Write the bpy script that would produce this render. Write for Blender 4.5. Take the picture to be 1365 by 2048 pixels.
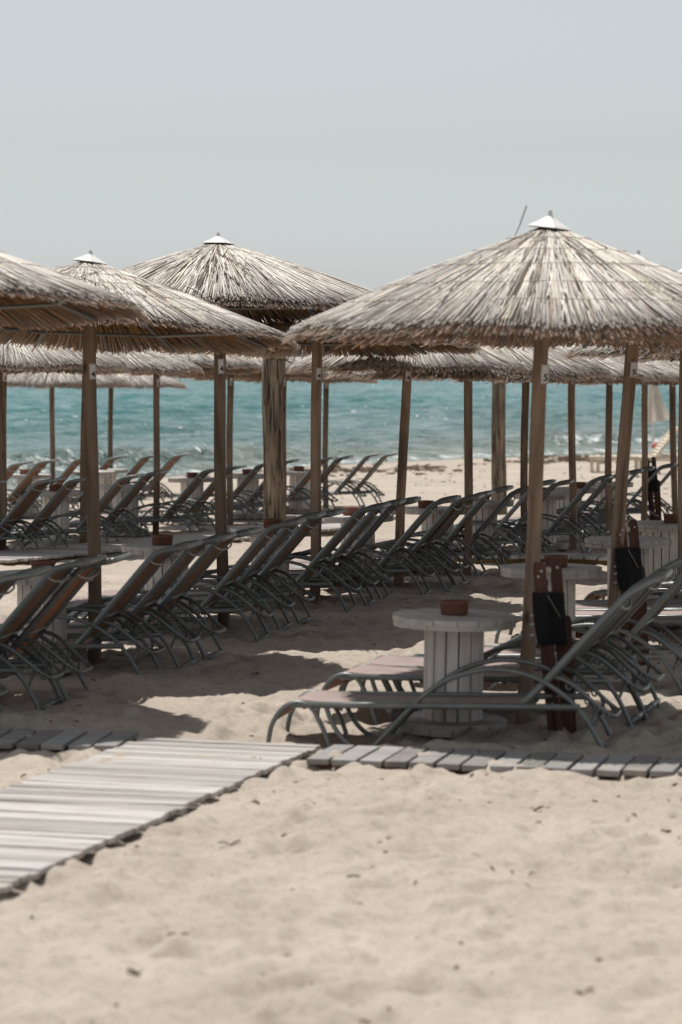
import bpy, bmesh, math, random
import numpy as np
from mathutils import Vector, Matrix

for _o in list(bpy.data.objects):
    bpy.data.objects.remove(_o)
SC = bpy.context.scene
COL = SC.collection

# ------------------------------------------------------------------ camera
F_PX, HOR, HC = 5800.0, 700.0, 1.77       # focal length in photo pixels, horizon row, eye height
cam_d = bpy.data.cameras.new('camera')
cam = bpy.data.objects.new('camera', cam_d)
COL.objects.link(cam)
cam.location = (0, 0, HC)
cam.rotation_euler = (math.radians(90), 0, 0)
cam_d.sensor_fit = 'VERTICAL'
cam_d.sensor_height = 36.0
cam_d.lens = F_PX / 2048 * 36.0
cam_d.shift_y = -(1024 - HOR) / 2048
cam_d.clip_start = 0.1
cam_d.clip_end = 20000
cam_d.dof.use_dof = True
cam_d.dof.focus_distance = 20.5
cam_d.dof.aperture_fstop = 3.7
SC.camera = cam

# ------------------------------------------------------------------ light
SUN_DIR = Vector((-0.42, 0.44, 2.45)).normalized()
SUN_EL = math.asin(SUN_DIR.z)
SUN_AZ = math.atan2(SUN_DIR.x, SUN_DIR.y)
world = bpy.data.worlds.new("World")
SC.world = world
world.use_nodes = True
wn, wl = world.node_tree.nodes, world.node_tree.links
bg = wn['Background']
sky = wn.new('ShaderNodeTexSky')
sky.sky_type = 'NISHITA'
sky.sun_disc = False
sky.sun_elevation = SUN_EL
sky.sun_rotation = SUN_AZ
sky.altitude = 0
sky.air_density = 1.0
sky.dust_density = 0.62
sky.ozone_density = 1.0
hs = wn.new('ShaderNodeHueSaturation')
hs.inputs['Saturation'].default_value = 0.13
wl.new(sky.outputs['Color'], hs.inputs['Color'])
tint = wn.new('ShaderNodeMix'); tint.data_type = 'RGBA'; tint.blend_type = 'MULTIPLY'
tint.inputs[0].default_value = 1.0; tint.inputs[7].default_value = (0.95, 1.0, 1.015, 1)
wl.new(hs.outputs['Color'], tint.inputs[6])
wl.new(tint.outputs[2], bg.inputs['Color'])
bg.inputs['Strength'].default_value = 0.104

sun_d = bpy.data.lights.new('sun', 'SUN')
sun_d.energy = 5.0
sun_d.angle = math.radians(0.53)
sun_d.color = (1.0, 0.96, 0.90)
sun = bpy.data.objects.new('sun', sun_d)
COL.objects.link(sun)
sun.rotation_euler = SUN_DIR.to_track_quat('Z', 'Y').to_euler()

SC.view_settings.view_transform = 'Standard'
SC.view_settings.look = 'None'
SC.view_settings.exposure = 0.0
SC.view_settings.gamma = 1.0
SC.cycles.use_denoising = True
SC.cycles.max_bounces = 8
SC.cycles.caustics_reflective = False
SC.cycles.caustics_refractive = False

# ------------------------------------------------------------------ helpers
def hash2(ix, iy, seed):
    h = np.sin(ix * 127.1 + iy * 311.7 + seed * 74.7) * 43758.5453
    return h - np.floor(h)

def vnoise(x, y, seed=0):
    ix, iy = np.floor(x), np.floor(y)
    fx, fy = x - ix, y - iy
    u, v = fx * fx * (3 - 2 * fx), fy * fy * (3 - 2 * fy)
    a, b = hash2(ix, iy, seed), hash2(ix + 1, iy, seed)
    c, d = hash2(ix, iy + 1, seed), hash2(ix + 1, iy + 1, seed)
    return (a * (1 - u) + b * u) * (1 - v) + (c * (1 - u) + d * u) * v * 1.0 - 0.5

ZW = -0.75                                   # water level
SHX = np.array([-60., -12., -9., -6., -3.15, 0.4, 3.26, 7.6, 14., 30., 120.])
SHD = np.array([44., 44., 45.5, 51.3, 58.5, 64.5, 68., 71.3, 74., 78., 90.])

def shore_d(x):
    return np.interp(x, SHX, SHD)

def slope_z(d):
    return -0.0174 * np.maximum(0, d - 18)

def ground(x, d):
    x = np.asarray(x, float); d = np.asarray(d, float)
    sd = shore_d(x)
    z42 = slope_z(np.minimum(d, 42))
    t = np.clip((d - 42) / np.maximum(sd - 42, 1.0), 0, None)
    zf = slope_z(42.0) + (ZW - slope_z(42.0)) * np.minimum(t, 1) - 0.05 * np.maximum(0, d - sd)
    return np.where(d > 42, zf, z42)

def gz(x, d):
    return float(ground(x, d))

def at(px, py):
    """ground point seen at a pixel of the photograph"""
    k = (py - HOR) / F_PX
    d = 14.0
    for _ in range(60):
        d = 0.5 * d + 0.5 * (HC - gz((px - 682.5) / F_PX * d, d)) / k
    x = (px - 682.5) / F_PX * d
    return Vector((x, d, gz(x, d)))

def props(o, label=None, cat=None, group=None, kind=None):
    if label: o['label'] = label
    if cat: o['category'] = cat
    if group: o['group'] = group
    if kind: o['kind'] = kind
    return o

def empty(name, loc, rz=0.0):
    o = bpy.data.objects.new(name, None)
    o.empty_display_size = 0.2
    COL.objects.link(o)
    o.location = loc
    o.rotation_euler = (0, 0, rz)
    return o

def link(name, me, parent=None, m=None):
    o = bpy.data.objects.new(name, me)
    if m is not None and not me.materials:
        me.materials.append(m)
    COL.objects.link(o)
    if parent is not None:
        o.parent = parent
    return o

class MB:
    """collects shapes and links them as one mesh"""
    def __init__(s):
        s.v, s.f = [], []
    def add(s, verts, faces):
        n = len(s.v)
        s.v += [tuple(p) for p in verts]
        s.f += [tuple(i + n for i in f) for f in faces]
    def box(s, c, size, rot=None, bev=0.0):
        hx, hy, hz = size[0] / 2, size[1] / 2, size[2] / 2
        b = min(bev, hx * .9, hy * .9, hz * .9)
        if b <= 0:
            vs = [Vector((x, y, z)) for x in (-hx, hx) for y in (-hy, hy) for z in (-hz, hz)]
            fs = [(0, 1, 3, 2), (4, 6, 7, 5), (0, 4, 5, 1), (2, 3, 7, 6), (0, 2, 6, 4), (1, 5, 7, 3)]
        else:
            bm = bmesh.new()
            bmesh.ops.create_cube(bm, size=1)
            for v in bm.verts: v.co = Vector((v.co.x * size[0], v.co.y * size[1], v.co.z * size[2]))
            bmesh.ops.bevel(bm, geom=bm.edges[:], offset=b, segments=1, affect='EDGES')
            bm.verts.index_update()
            vs = [v.co.copy() for v in bm.verts]
            fs = [tuple(v.index for v in f.verts) for f in bm.faces]
            bm.free()
        c = Vector(c)
        if rot is not None:
            vs = [rot @ v for v in vs]
        s.add([v + c for v in vs], fs)
    def tube(s, pts, r, n=8, smooth=0, closed=False, cap=True, oval=1.0):
        P = [Vector(p) for p in pts]
        if smooth:
            k0 = len(P)
            P = catmull(P, smooth, closed)
            if isinstance(r, (list, tuple)):
                r = [float(v) for v in np.interp(np.linspace(0, k0 - 1, len(P)), range(k0), r)]
        m = len(P)
        rings = []
        up = Vector((0, 0, 1))
        prev = None
        for i in range(m):
            if closed:
                t = P[(i + 1) % m] - P[i - 1]
            else:
                t = P[min(i + 1, m - 1)] - P[max(i - 1, 0)]
            t.normalize()
            if prev is None:
                a = up.cross(t)
                if a.length < 1e-3: a = Vector((1, 0, 0)).cross(t)
            else:
                a = prev - t * prev.dot(t)
            a.normalize(); prev = a
            b = t.cross(a)
            rr = r[i] if isinstance(r, (list, tuple)) else r
            rings.append([P[i] + a * (math.cos(k * 2 * math.pi / n) * rr) + b * (math.sin(k * 2 * math.pi / n) * rr * oval) for k in range(n)])
        vs = [p for R in rings for p in R]
        fs = []
        for i in range(m if closed else m - 1):
            j = (i + 1) % m
            for k in range(n):
                fs.append((i * n + k, i * n + (k + 1) % n, j * n + (k + 1) % n, j * n + k))
        if cap and not closed:
            fs.append(tuple(range(n))[::-1]); fs.append(tuple((m - 1) * n + k for k in range(n)))
        s.add(vs, fs)
    def lathe(s, prof, n=24, c=(0, 0, 0), wob=None):
        vs, fs = [], []
        m = len(prof)
        for i, (r, z) in enumerate(prof):
            for k in range(n):
                a = 2 * math.pi * k / n
                q = 1.0 if wob is None else wob(a, z)
                vs.append((c[0] + r * q * math.cos(a), c[1] + r * q * math.sin(a), c[2] + z))
        for i in range(m - 1):
            for k in range(n):
                fs.append((i * n + k, i * n + (k + 1) % n, (i + 1) * n + (k + 1) % n, (i + 1) * n + k))
        s.add(vs, fs)
    def prism(s, poly, z0, z1):
        n = len(poly)
        vs = [(x, y, z0) for x, y in poly] + [(x, y, z1) for x, y in poly]
        fs = [tuple(range(n))[::-1], tuple(range(n, 2 * n))] + [(k, (k + 1) % n, n + (k + 1) % n, n + k) for k in range(n)]
        s.add(vs, fs)
    def mesh(s, name, m=None, smooth=False):
        me = bpy.data.meshes.new(name)
        me.from_pydata(s.v, [], s.f)
        me.update()
        if smooth:
            me.polygons.foreach_set('use_smooth', [True] * len(me.polygons))
        if m is not None:
            me.materials.append(m)
        return me
    def build(s, name, m, parent=None, smooth=False):
        return link(name, s.mesh(name, m, smooth), parent)

def catmull(P, k, closed=False):
    out = []
    n = len(P)
    rng = range(n if closed else n - 1)
    for i in rng:
        p0 = P[i - 1] if (closed or i > 0) else P[0] * 2 - P[1]
        p1, p2 = P[i], P[(i + 1) % n]
        p3 = P[(i + 2) % n] if (closed or i + 2 < n) else P[n - 1] * 2 - P[n - 2]
        for q in range(k):
            t = q / k
            out.append(0.5 * ((2 * p1) + (p2 - p0) * t + (2 * p0 - 5 * p1 + 4 * p2 - p3) * t * t + (3 * p1 - p0 - 3 * p2 + p3) * t ** 3))
    if not closed:
        out.append(P[-1])
    return out

def copy_tree(o, parent=None):
    c = o.copy()
    COL.objects.link(c)
    if parent is not None:
        c.parent = parent
    for ch in list(o.children):
        copy_tree(ch, c)
    return c

# ------------------------------------------------------------------ materials
def mat(name):
    m = bpy.data.materials.new(name)
    m.use_nodes = True
    nt = m.node_tree
    return m, nt.nodes, nt.links, nt.nodes['Principled BSDF']

def ramp(N, stops):
    r = N.new('ShaderNodeValToRGB')
    el = r.color_ramp.elements
    while len(el) > 1: el.remove(el[-1])
    el[0].position = stops[0][0]; el[0].color = (*stops[0][1], 1)
    for p, c in stops[1:]:
        e = el.new(p); e.color = (*c, 1)
    return r

def noise(N, L, scale, detail=4, rough=0.55, coord='Object', vec_scale=None, vec=None, dist=0.0):
    n = N.new('ShaderNodeTexNoise')
    n.inputs['Scale'].default_value = scale
    n.inputs['Detail'].default_value = detail
    n.inputs['Roughness'].default_value = rough
    n.inputs['Distortion'].default_value = dist
    if vec is None:
        tc = N.new('ShaderNodeTexCoord')
        vec = tc.outputs[coord]
    if vec_scale:
        mp = N.new('ShaderNodeMapping')
        mp.inputs['Scale'].default_value = vec_scale
        L.new(vec, mp.inputs['Vector'])
        vec = mp.outputs['Vector']
    L.new(vec, n.inputs['Vector'])
    return n

def bump(N, L, src, strength, dist, bsdf):
    b = N.new('ShaderNodeBump')
    b.inputs['Strength'].default_value = strength
    b.inputs['Distance'].default_value = dist
    L.new(src, b.inputs['Height'])
    L.new(b.outputs['Normal'], bsdf.inputs['Normal'])
    return b

def mixc(N, L, fac, a, b, blend='MIX'):
    m = N.new('ShaderNodeMix')
    m.data_type = 'RGBA'
    m.blend_type = blend
    for sock, val in ((m.inputs[0], fac), (m.inputs[6], a), (m.inputs[7], b)):
        if hasattr(val, 'is_linked'):
            L.new(val, sock)
        elif isinstance(val, (int, float)):
            sock.default_value = val
        else:
            sock.default_value = (*val, 1)
    return m.outputs[2]

def wood_material(name, stops, vs=(14, 14, 0.9), knots=True, rough=0.75, bumps=0.35, per_object=0.25):
    m, N, L, P = mat(name)
    tc = N.new('ShaderNodeTexCoord')
    oi = N.new('ShaderNodeObjectInfo')
    add = N.new('ShaderNodeVectorMath'); add.operation = 'MULTIPLY_ADD'
    cmb = N.new('ShaderNodeCombineXYZ')
    for k in range(3): L.new(oi.outputs['Random'], cmb.inputs[k])
    L.new(cmb.outputs[0], add.inputs[0]); add.inputs[1].default_value = (17, 31, 23)
    L.new(tc.outputs['Object'], add.inputs[2])
    n = noise(N, L, 1.0, 6, 0.65, vec=add.outputs[0], vec_scale=vs, dist=0.6)
    r = ramp(N, stops)
    L.new(n.outputs['Fac'], r.inputs['Fac'])
    c = r.outputs['Color']
    n2 = noise(N, L, 2.2, 3, 0.5, vec=add.outputs[0])
    r2 = ramp(N, [(0.3, (0.72, 0.72, 0.72)), (0.7, (1.12, 1.1, 1.06))])
    L.new(n2.outputs['Fac'], r2.inputs['Fac'])
    c = mixc(N, L, 1.0, c, r2.outputs['Color'], 'MULTIPLY')
    if knots:
        v = N.new('ShaderNodeTexVoronoi'); v.inputs['Scale'].default_value = 1.0
        mp = N.new('ShaderNodeMapping'); mp.inputs['Scale'].default_value = (9, 9, 3.2)
        L.new(add.outputs[0], mp.inputs['Vector']); L.new(mp.outputs['Vector'], v.inputs['Vector'])
        kr = ramp(N, [(0.05, (0.22, 0.16, 0.12)), (0.16, (1, 1, 1))])
        L.new(v.outputs['Distance'], kr.inputs['Fac'])
        c = mixc(N, L, 0.85, c, kr.outputs['Color'], 'MULTIPLY')
    # every piece of timber has its own tone
    hv = N.new('ShaderNodeHueSaturation')
    mr = N.new('ShaderNodeMapRange'); mr.inputs[3].default_value = 1 - per_object; mr.inputs[4].default_value = 1 + per_object
    L.new(oi.outputs['Random'], mr.inputs[0]); L.new(mr.outputs[0], hv.inputs['Value'])
    L.new(c, hv.inputs['Color'])
    L.new(hv.outputs['Color'], P.inputs['Base Color'])
    P.inputs['Roughness'].default_value = rough
    P.inputs['Specular IOR Level'].default_value = 0.25
    bump(N, L, n.outputs['Fac'], bumps, 0.01, P)
    return m

M = {}
M['post'] = wood_material('post_wood', [(0.34, (0.105, 0.070, 0.048)), (0.5, (0.235, 0.168, 0.122)), (0.68, (0.33, 0.25, 0.19))])
M['log'] = wood_material('log_wood', [(0.40, (0.045, 0.032, 0.025)), (0.48, (0.20, 0.152, 0.113)), (0.68, (0.35, 0.28, 0.215))], vs=(30, 30, 2.2), knots=True, bumps=0.7)
M['white_wood'] = wood_material('whitewashed_wood', [(0.27, (0.33, 0.275, 0.23)), (0.42, (0.65, 0.61, 0.575)), (0.7, (0.77, 0.74, 0.715))], vs=(18, 18, 1.6), knots=True, bumps=0.3, per_object=0.06)
M['top_wood'] = wood_material('tabletop_wood', [(0.28, (0.22, 0.195, 0.175)), (0.45, (0.41, 0.39, 0.375)), (0.75, (0.53, 0.515, 0.505))], vs=(1.6, 18, 18), knots=False, bumps=0.3, per_object=0.06)
M['brown_wood'] = wood_material('brown_wood', [(0.3, (0.055, 0.026, 0.018)), (0.7, (0.115, 0.055, 0.037))], vs=(20, 20, 1.5), knots=False, bumps=0.2, per_object=0.1)
M['edge_wood'] = wood_material('raw_edge_wood', [(0.3, (0.16, 0.10, 0.045)), (0.7, (0.27, 0.18, 0.08))], vs=(2, 20, 20), knots=False, bumps=0.2, per_object=0.05)
M['pale_wood'] = wood_material('pale_slats', [(0.3, (0.48, 0.40, 0.32)), (0.7, (0.68, 0.60, 0.50))], vs=(3, 12, 12), knots=False, bumps=0.2, per_object=0.05)

def metal_material(name, col, rough=0.38):
    m, N, L, P = mat(name)
    n = noise(N, L, 9, 4, 0.6)
    r = ramp(N, [(0.3, tuple(c * 0.8 for c in col)), (0.7, tuple(c * 1.15 for c in col))])
    L.new(n.outputs['Fac'], r.inputs['Fac'])
    L.new(r.outputs['Color'], P.inputs['Base Color'])
    P.inputs['Metallic'].default_value = 0.35
    P.inputs['Roughness'].default_value = rough
    rr = N.new('ShaderNodeMapRange'); rr.inputs[3].default_value = rough - .08; rr.inputs[4].default_value = rough + .16
    L.new(n.outputs['Fac'], rr.inputs[0]); L.new(rr.outputs[0], P.inputs['Roughness'])
    return m
M['tube'] = metal_material('grey_tube', (0.165, 0.175, 0.172), 0.33)
M['steel'] = metal_material('dark_steel', (0.16, 0.16, 0.155), 0.5)
M['wire'] = metal_material('rusty_wire', (0.24, 0.20, 0.17), 0.6)
M['galv'] = metal_material('galvanised_sheet', (0.42, 0.43, 0.44), 0.45)

m, N, L, P = mat('white_cap_metal')
n = noise(N, L, 14, 5, 0.6)
r = ramp(N, [(0.3, (0.48, 0.475, 0.46)), (0.6, (0.64, 0.635, 0.62))])
L.new(n.outputs['Fac'], r.inputs['Fac']); L.new(r.outputs['Color'], P.inputs['Base Color'])
P.inputs['Roughness'].default_value = 0.5
M['cap'] = m

def fabric_material(name, col, back, trans):
    m, N, L, P = mat(name)
    n = noise(N, L, 6, 5, 0.6)
    r = ramp(N, [(0.3, tuple(c * 0.88 for c in col)), (0.7, tuple(min(1, c * 1.1) for c in col))])
    L.new(n.outputs['Fac'], r.inputs['Fac'])
    L.new(r.outputs['Color'], P.inputs['Base Color'])
    P.inputs['Roughness'].default_value = 0.8
    P.inputs['Specular IOR Level'].default_value = 0.2
    tr = N.new('ShaderNodeBsdfTranslucent'); tr.inputs['Color'].default_value = (*back, 1)
    mx = N.new('ShaderNodeMixShader'); mx.inputs[0].default_value = trans
    L.new(P.outputs[0], mx.inputs[1]); L.new(tr.outputs[0], mx.inputs[2])
    L.new(mx.outputs[0], N['Material Output'].inputs['Surface'])
    tc = N.new('ShaderNodeTexCoord')
    w = N.new('ShaderNodeTexChecker'); w.inputs['Scale'].default_value = 350
    L.new(tc.outputs['Object'], w.inputs['Vector'])
    bump(N, L, w.outputs['Fac'], 0.15, 0.002, P)
    return m
M['fabric'] = fabric_material('mesh_fabric', (0.44, 0.355, 0.335), (0.42, 0.20, 0.10), 0.30)
M['fabric_back'] = fabric_material('mesh_fabric_back', (0.19, 0.128, 0.09), (0.46, 0.25, 0.13), 0.30)
M['black_fabric'] = fabric_material('black_fabric', (0.012, 0.012, 0.013), (0.01, 0.01, 0.01), 0.05)
M['parasol'] = fabric_material('parasol_cloth', (0.62, 0.58, 0.53), (0.6, 0.55, 0.48), 0.25)
M['towel'] = fabric_material('towel_red', (0.52, 0.10, 0.10), (0.4, 0.1, 0.1), 0.05)
M['towel_pale'] = fabric_material('towel_pale', (0.70, 0.50, 0.46), (0.5, 0.3, 0.3), 0.05)

m, N, L, P = mat('strap_cord'); P.inputs['Base Color'].default_value = (0.33, 0.315, 0.295, 1); P.inputs['Roughness'].default_value = 0.7
M['strap'] = m
m, N, L, P = mat('black_plastic'); P.inputs['Base Color'].default_value = (0.02, 0.02, 0.02, 1); P.inputs['Roughness'].default_value = 0.5
M['plastic'] = m
m, N, L, P = mat('card_white'); P.inputs['Base Color'].default_value = (0.66, 0.64, 0.66, 1); P.inputs['Roughness'].default_value = 0.5
M['card'] = m
m, N, L, P = mat('card_ink'); P.inputs['Base Color'].default_value = (0.02, 0.018, 0.018, 1); P.inputs['Roughness'].default_value = 0.6
M['ink'] = m

m, N, L, P = mat('terracotta')
n = noise(N, L, 30, 5, 0.6)
r = ramp(N, [(0.3, (0.12, 0.045, 0.03)), (0.7, (0.20, 0.08, 0.052))])
L.new(n.outputs['Fac'], r.inputs['Fac']); L.new(r.outputs['Color'], P.inputs['Base Color'])
P.inputs['Roughness'].default_value = 0.75
M['terracotta'] = m

def reed_material(name, trans, tcol):
    m, N, L, P = mat(name)
    a = N.new('ShaderNodeAttribute'); a.attribute_name = 'reed'
    n = noise(N, L, 60, 3, 0.6)
    r = ramp(N, [(0.25, (0.80, 0.78, 0.76)), (0.55, (1.04, 1.03, 1.02))])
    L.new(n.outputs['Fac'], r.inputs['Fac'])
    c = mixc(N, L, 1.0, a.outputs['Color'], r.outputs['Color'], 'MULTIPLY')
    L.new(c, P.inputs['Base Color'])
    P.inputs['Roughness'].default_value = 0.7
    P.inputs['Specular IOR Level'].default_value = 0.3
    tr = N.new('ShaderNodeBsdfTranslucent')
    tc = mixc(N, L, 1.0, a.outputs['Color'], tcol, 'MULTIPLY')
    L.new(tc, tr.inputs['Color'])
    mx = N.new('ShaderNodeMixShader'); mx.inputs[0].default_value = trans
    L.new(P.outputs[0], mx.inputs[1]); L.new(tr.outputs[0], mx.inputs[2])
    L.new(mx.outputs[0], N['Material Output'].inputs['Surface'])
    return m
M['reed'] = reed_material('weathered_reed', 0.12, (1.0, 0.85, 0.6))
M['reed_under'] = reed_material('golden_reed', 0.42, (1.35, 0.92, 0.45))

# sand
m, N, L, P = mat('sand')
geo = N.new('ShaderNodeNewGeometry')
n1 = noise(N, L, 1.1, 5, 0.6, vec=geo.outputs['Position'])
r1 = ramp(N, [(0.3, (0.337, 0.289, 0.244)), (0.7, (0.432, 0.376, 0.324))])
L.new(n1.outputs['Fac'], r1.inputs['Fac'])
n2 = noise(N, L, 170, 3, 0.75, vec=geo.outputs['Position'])
r2 = ramp(N, [(0.28, (0.62, 0.60, 0.58)), (0.5, (1, 1, 1)), (0.75, (1.14, 1.13, 1.12))])
L.new(n2.outputs['Fac'], r2.inputs['Fac'])
c = mixc(N, L, 0.75, r1.outputs['Color'], r2.outputs['Color'], 'MULTIPLY')
n3 = noise(N, L, 14, 4, 0.7, vec=geo.outputs['Position'])
r3 = ramp(N, [(0.60, (1, 1, 1)), (0.74, (0.55, 0.47, 0.40))])
n4 = noise(N, L, 26, 5, 0.75, vec=geo.outputs['Position'])
r4 = ramp(N, [(0.32, (0.72, 0.70, 0.67)), (0.5, (1, 1, 1)), (0.7, (1.10, 1.09, 1.08))])
L.new(n4.outputs['Fac'], r4.inputs['Fac'])
L.new(n3.outputs['Fac'], r3.inputs['Fac'])
c = mixc(N, L, 0.7, c, r3.outputs['Color'], 'MULTIPLY')
c = mixc(N, L, 0.8, c, r4.outputs['Color'], 'MULTIPLY')
aw = N.new('ShaderNodeAttribute'); aw.attribute_name = 'wet'
c = mixc(N, L, aw.outputs['Fac'], c, (0.20, 0.155, 0.115))
L.new(c, P.inputs['Base Color'])
P.inputs['Roughness'].default_value = 0.9
P.inputs['Specular IOR Level'].default_value = 0.15
bump(N, L, n2.outputs['Fac'], 0.5, 0.006, P)
M['sand'] = m

# sea
m, N, L, P = mat('sea_water')
geo = N.new('ShaderNodeNewGeometry')
sa = N.new('ShaderNodeAttribute'); sa.attribute_name = 'shore'
cr = ramp(N, [(0.0, (0.165, 0.19, 0.17)), (0.05, (0.10, 0.165, 0.16)), (0.25, (0.045, 0.155, 0.16)), (0.8, (0.018, 0.155, 0.16))])
dv = N.new('ShaderNodeMath'); dv.operation = 'DIVIDE'; dv.inputs[1].default_value = 260.0
L.new(sa.outputs['Fac'], dv.inputs[0]); L.new(dv.outputs[0], cr.inputs['Fac'])
nb = noise(N, L, 1.0, 4, 0.6, vec=geo.outputs['Position'], vec_scale=(0.10, 0.10, 0.1))
rb = ramp(N, [(0.35, (0.70, 0.80, 0.82)), (0.65, (1.2, 1.12, 1.1))])
L.new(nb.outputs['Fac'], rb.inputs['Fac'])
c = mixc(N, L, 1.0, cr.outputs['Color'], rb.outputs['Color'], 'MULTIPLY')
fa = N.new('ShaderNodeAttribute'); fa.attribute_name = 'foam'
nf = noise(N, L, 1.0, 6, 0.75, vec=geo.outputs['Position'], vec_scale=(2.6, 1.7, 3))
sb = N.new('ShaderNodeMath'); sb.operation = 'ADD'; L.new(fa.outputs['Fac'], sb.inputs[0]); L.new(nf.outputs['Fac'], sb.inputs[1])
fr = ramp(N, [(0.86, (0, 0, 0)), (1.06, (1, 1, 1))])
mh = N.new('ShaderNodeMath'); mh.operation = 'MULTIPLY'; mh.inputs[1].default_value = 0.85
L.new(sb.outputs[0], mh.inputs[0]); L.new(mh.outputs[0], fr.inputs['Fac'])
c = mixc(N, L, fr.outputs['Color'], c, (0.72, 0.74, 0.74))
L.new(c, P.inputs['Base Color'])
P.inputs['IOR'].default_value = 1.33
rg = N.new('ShaderNodeMapRange'); rg.inputs[3].default_value = 0.06; rg.inputs[4].default_value = 0.9
L.new(fr.outputs['Color'], rg.inputs[0]); L.new(rg.outputs[0], P.inputs['Roughness'])
nw = noise(N, L, 1.0, 4, 0.6, vec=geo.outputs['Position'], vec_scale=(1.6, 2.6, 2))
P.inputs['Specular IOR Level'].default_value = 0.3
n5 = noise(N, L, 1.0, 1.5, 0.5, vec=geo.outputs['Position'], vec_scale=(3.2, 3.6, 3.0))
r5 = ramp(N, [(0.725, (0, 0, 0)), (0.76, (1, 1, 1))])  # sparse white flecks painted into the water colour in place of sun glints
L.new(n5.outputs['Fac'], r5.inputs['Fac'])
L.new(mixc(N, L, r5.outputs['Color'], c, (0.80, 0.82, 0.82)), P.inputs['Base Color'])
hsum = N.new('ShaderNodeMath'); hsum.operation = 'MULTIPLY_ADD'; hsum.inputs[1].default_value = 0.24
r6 = ramp(N, [(0.63, (0, 0, 0)), (0.80, (1, 1, 1))])
L.new(n5.outputs['Fac'], r6.inputs['Fac'])
L.new(r6.outputs['Color'], hsum.inputs[0]); L.new(nw.outputs['Fac'], hsum.inputs[2])
bump(N, L, hsum.outputs[0], 1.0, 0.5, P)
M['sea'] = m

# ------------------------------------------------------------------ sand and sea
def axis(segs):
    out = [segs[0][0]]
    for a, b, n in segs:
        out += list(np.linspace(a, b, n + 1)[1:])
    return np.array(out)

def sheet(name, X, Y, Z, mask=None):
    nx, ny = len(X), len(Y)
    gx, gy = np.meshgrid(X, Y)
    co = np.stack([gx, gy, Z], -1).reshape(-1, 3)
    i = np.arange(nx * ny).reshape(ny, nx)
    q = np.stack([i[:-1, :-1], i[:-1, 1:], i[1:, 1:], i[1:, :-1]], -1).reshape(-1, 4)
    if mask is not None:
        q = q[mask[:-1, :-1].reshape(-1)]
    me = bpy.data.meshes.new(name)
    me.vertices.add(len(co)); me.vertices.foreach_set('co', co.ravel())
    me.loops.add(len(q) * 4); me.loops.foreach_set('vertex_index', q.ravel())
    me.polygons.add(len(q)); me.polygons.foreach_set('loop_start', np.arange(0, len(q) * 4, 4))
    me.polygons.foreach_set('use_smooth', np.ones(len(q), bool))
    me.update(calc_edges=True)
    me.validate()
    return me

def attr(me, name, vals):
    a = me.attributes.new(name, 'FLOAT', 'POINT')
    a.data.foreach_set('value', np.asarray(vals, np.float32).ravel())

X = np.concatenate([-np.geomspace(180, 4.2, 50), axis([(-4.2, -2.4, 45), (-2.4, 2.4, 250), (2.4, 4.2, 45)])[1:-1], np.geomspace(4.2, 180, 50)])
Y = axis([(-80, -4, 10), (-4, 6, 20), (6, 14, 400), (14, 22, 210), (22, 34, 170), (34, 46, 90), (46, 80, 90), (80, 130, 10)])
gx, gy = np.meshgrid(X, Y)
Z = ground(gx, gy)
amp = np.clip((gy - 4) / 3, 0, 1) * np.clip((shore_d(gx) - gy) / 6, 0, 1)
near = np.clip((gy - 11.8) / 1.5, .62, 1)
bumps = 0.035 * vnoise(gx * 0.9, gy * 0.7, 1) + (near ** 2 * 0.018 * vnoise(gx * 2.6, gy * 2.1, 2) + near * 0.012 * vnoise(gx * 6.0, gy * 6.5, 3) + 0.013 * vnoise(gx * 12, gy * 13, 4) + 0.010 * vnoise(gx * 22, gy * 23, 6))
Z = Z + bumps * amp
rs = np.random.RandomState(5)
for _ in range(3600):                                   # footprints
    fy = rs.uniform(6, 34) if rs.rand() < .8 else rs.uniform(6, 14)
    fx = rs.uniform(-1, 1) * (0.13 * fy + 0.3)
    a = rs.uniform(0, math.pi); ca, sa_ = math.cos(a), math.sin(a)
    wl_, ws = rs.uniform(.10, .17), rs.uniform(.05, .08)
    dp = rs.uniform(.010, .028) * (1 if fy > 12 else .55)
    i0, i1 = np.searchsorted(X, [fx - .4, fx + .4]); j0, j1 = np.searchsorted(Y, [fy - .4, fy + .4])
    sx, sy = gx[j0:j1, i0:i1] - fx, gy[j0:j1, i0:i1] - fy
    u, v = (sx * ca + sy * sa_) / wl_, (-sx * sa_ + sy * ca) / ws
    q = u * u + v * v
    Z[j0:j1, i0:i1] += -dp * np.exp(-q * 1.2) + dp * 0.45 * np.exp(-(np.sqrt(q) - 1.5) ** 2 * 4)
SAND_Z = Z
def sand_z(x, d):
    i = int(np.clip(np.searchsorted(X, x) - 1, 0, len(X) - 2)); j = int(np.clip(np.searchsorted(Y, d) - 1, 0, len(Y) - 2))
    u = (x - X[i]) / (X[i + 1] - X[i]); v = (d - Y[j]) / (Y[j + 1] - Y[j])
    return float((Z[j, i] * (1 - u) + Z[j, i + 1] * u) * (1 - v) + (Z[j + 1, i] * (1 - u) + Z[j + 1, i + 1] * u) * v)
me = sheet('sand', X, Y, Z)
toshore = shore_d(gx) - gy
wet = np.clip(1 - np.abs(toshore) / 1.6, 0, 1) * 0.6
wrack = np.clip(1 - np.abs(toshore - 5.5 - 3 * vnoise(gx * .5, gy * .2, 9)) / 2.8, 0, 1) * np.clip(vnoise(gx * 1.7, gy * 0.9, 8) * 4 + 0.3, 0, 1)
attr(me, 'wet', np.clip(wet + wrack * 0.9, 0, 1))
me.materials.append(M['sand'])
props(link('sand', me), kind='structure')

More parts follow.
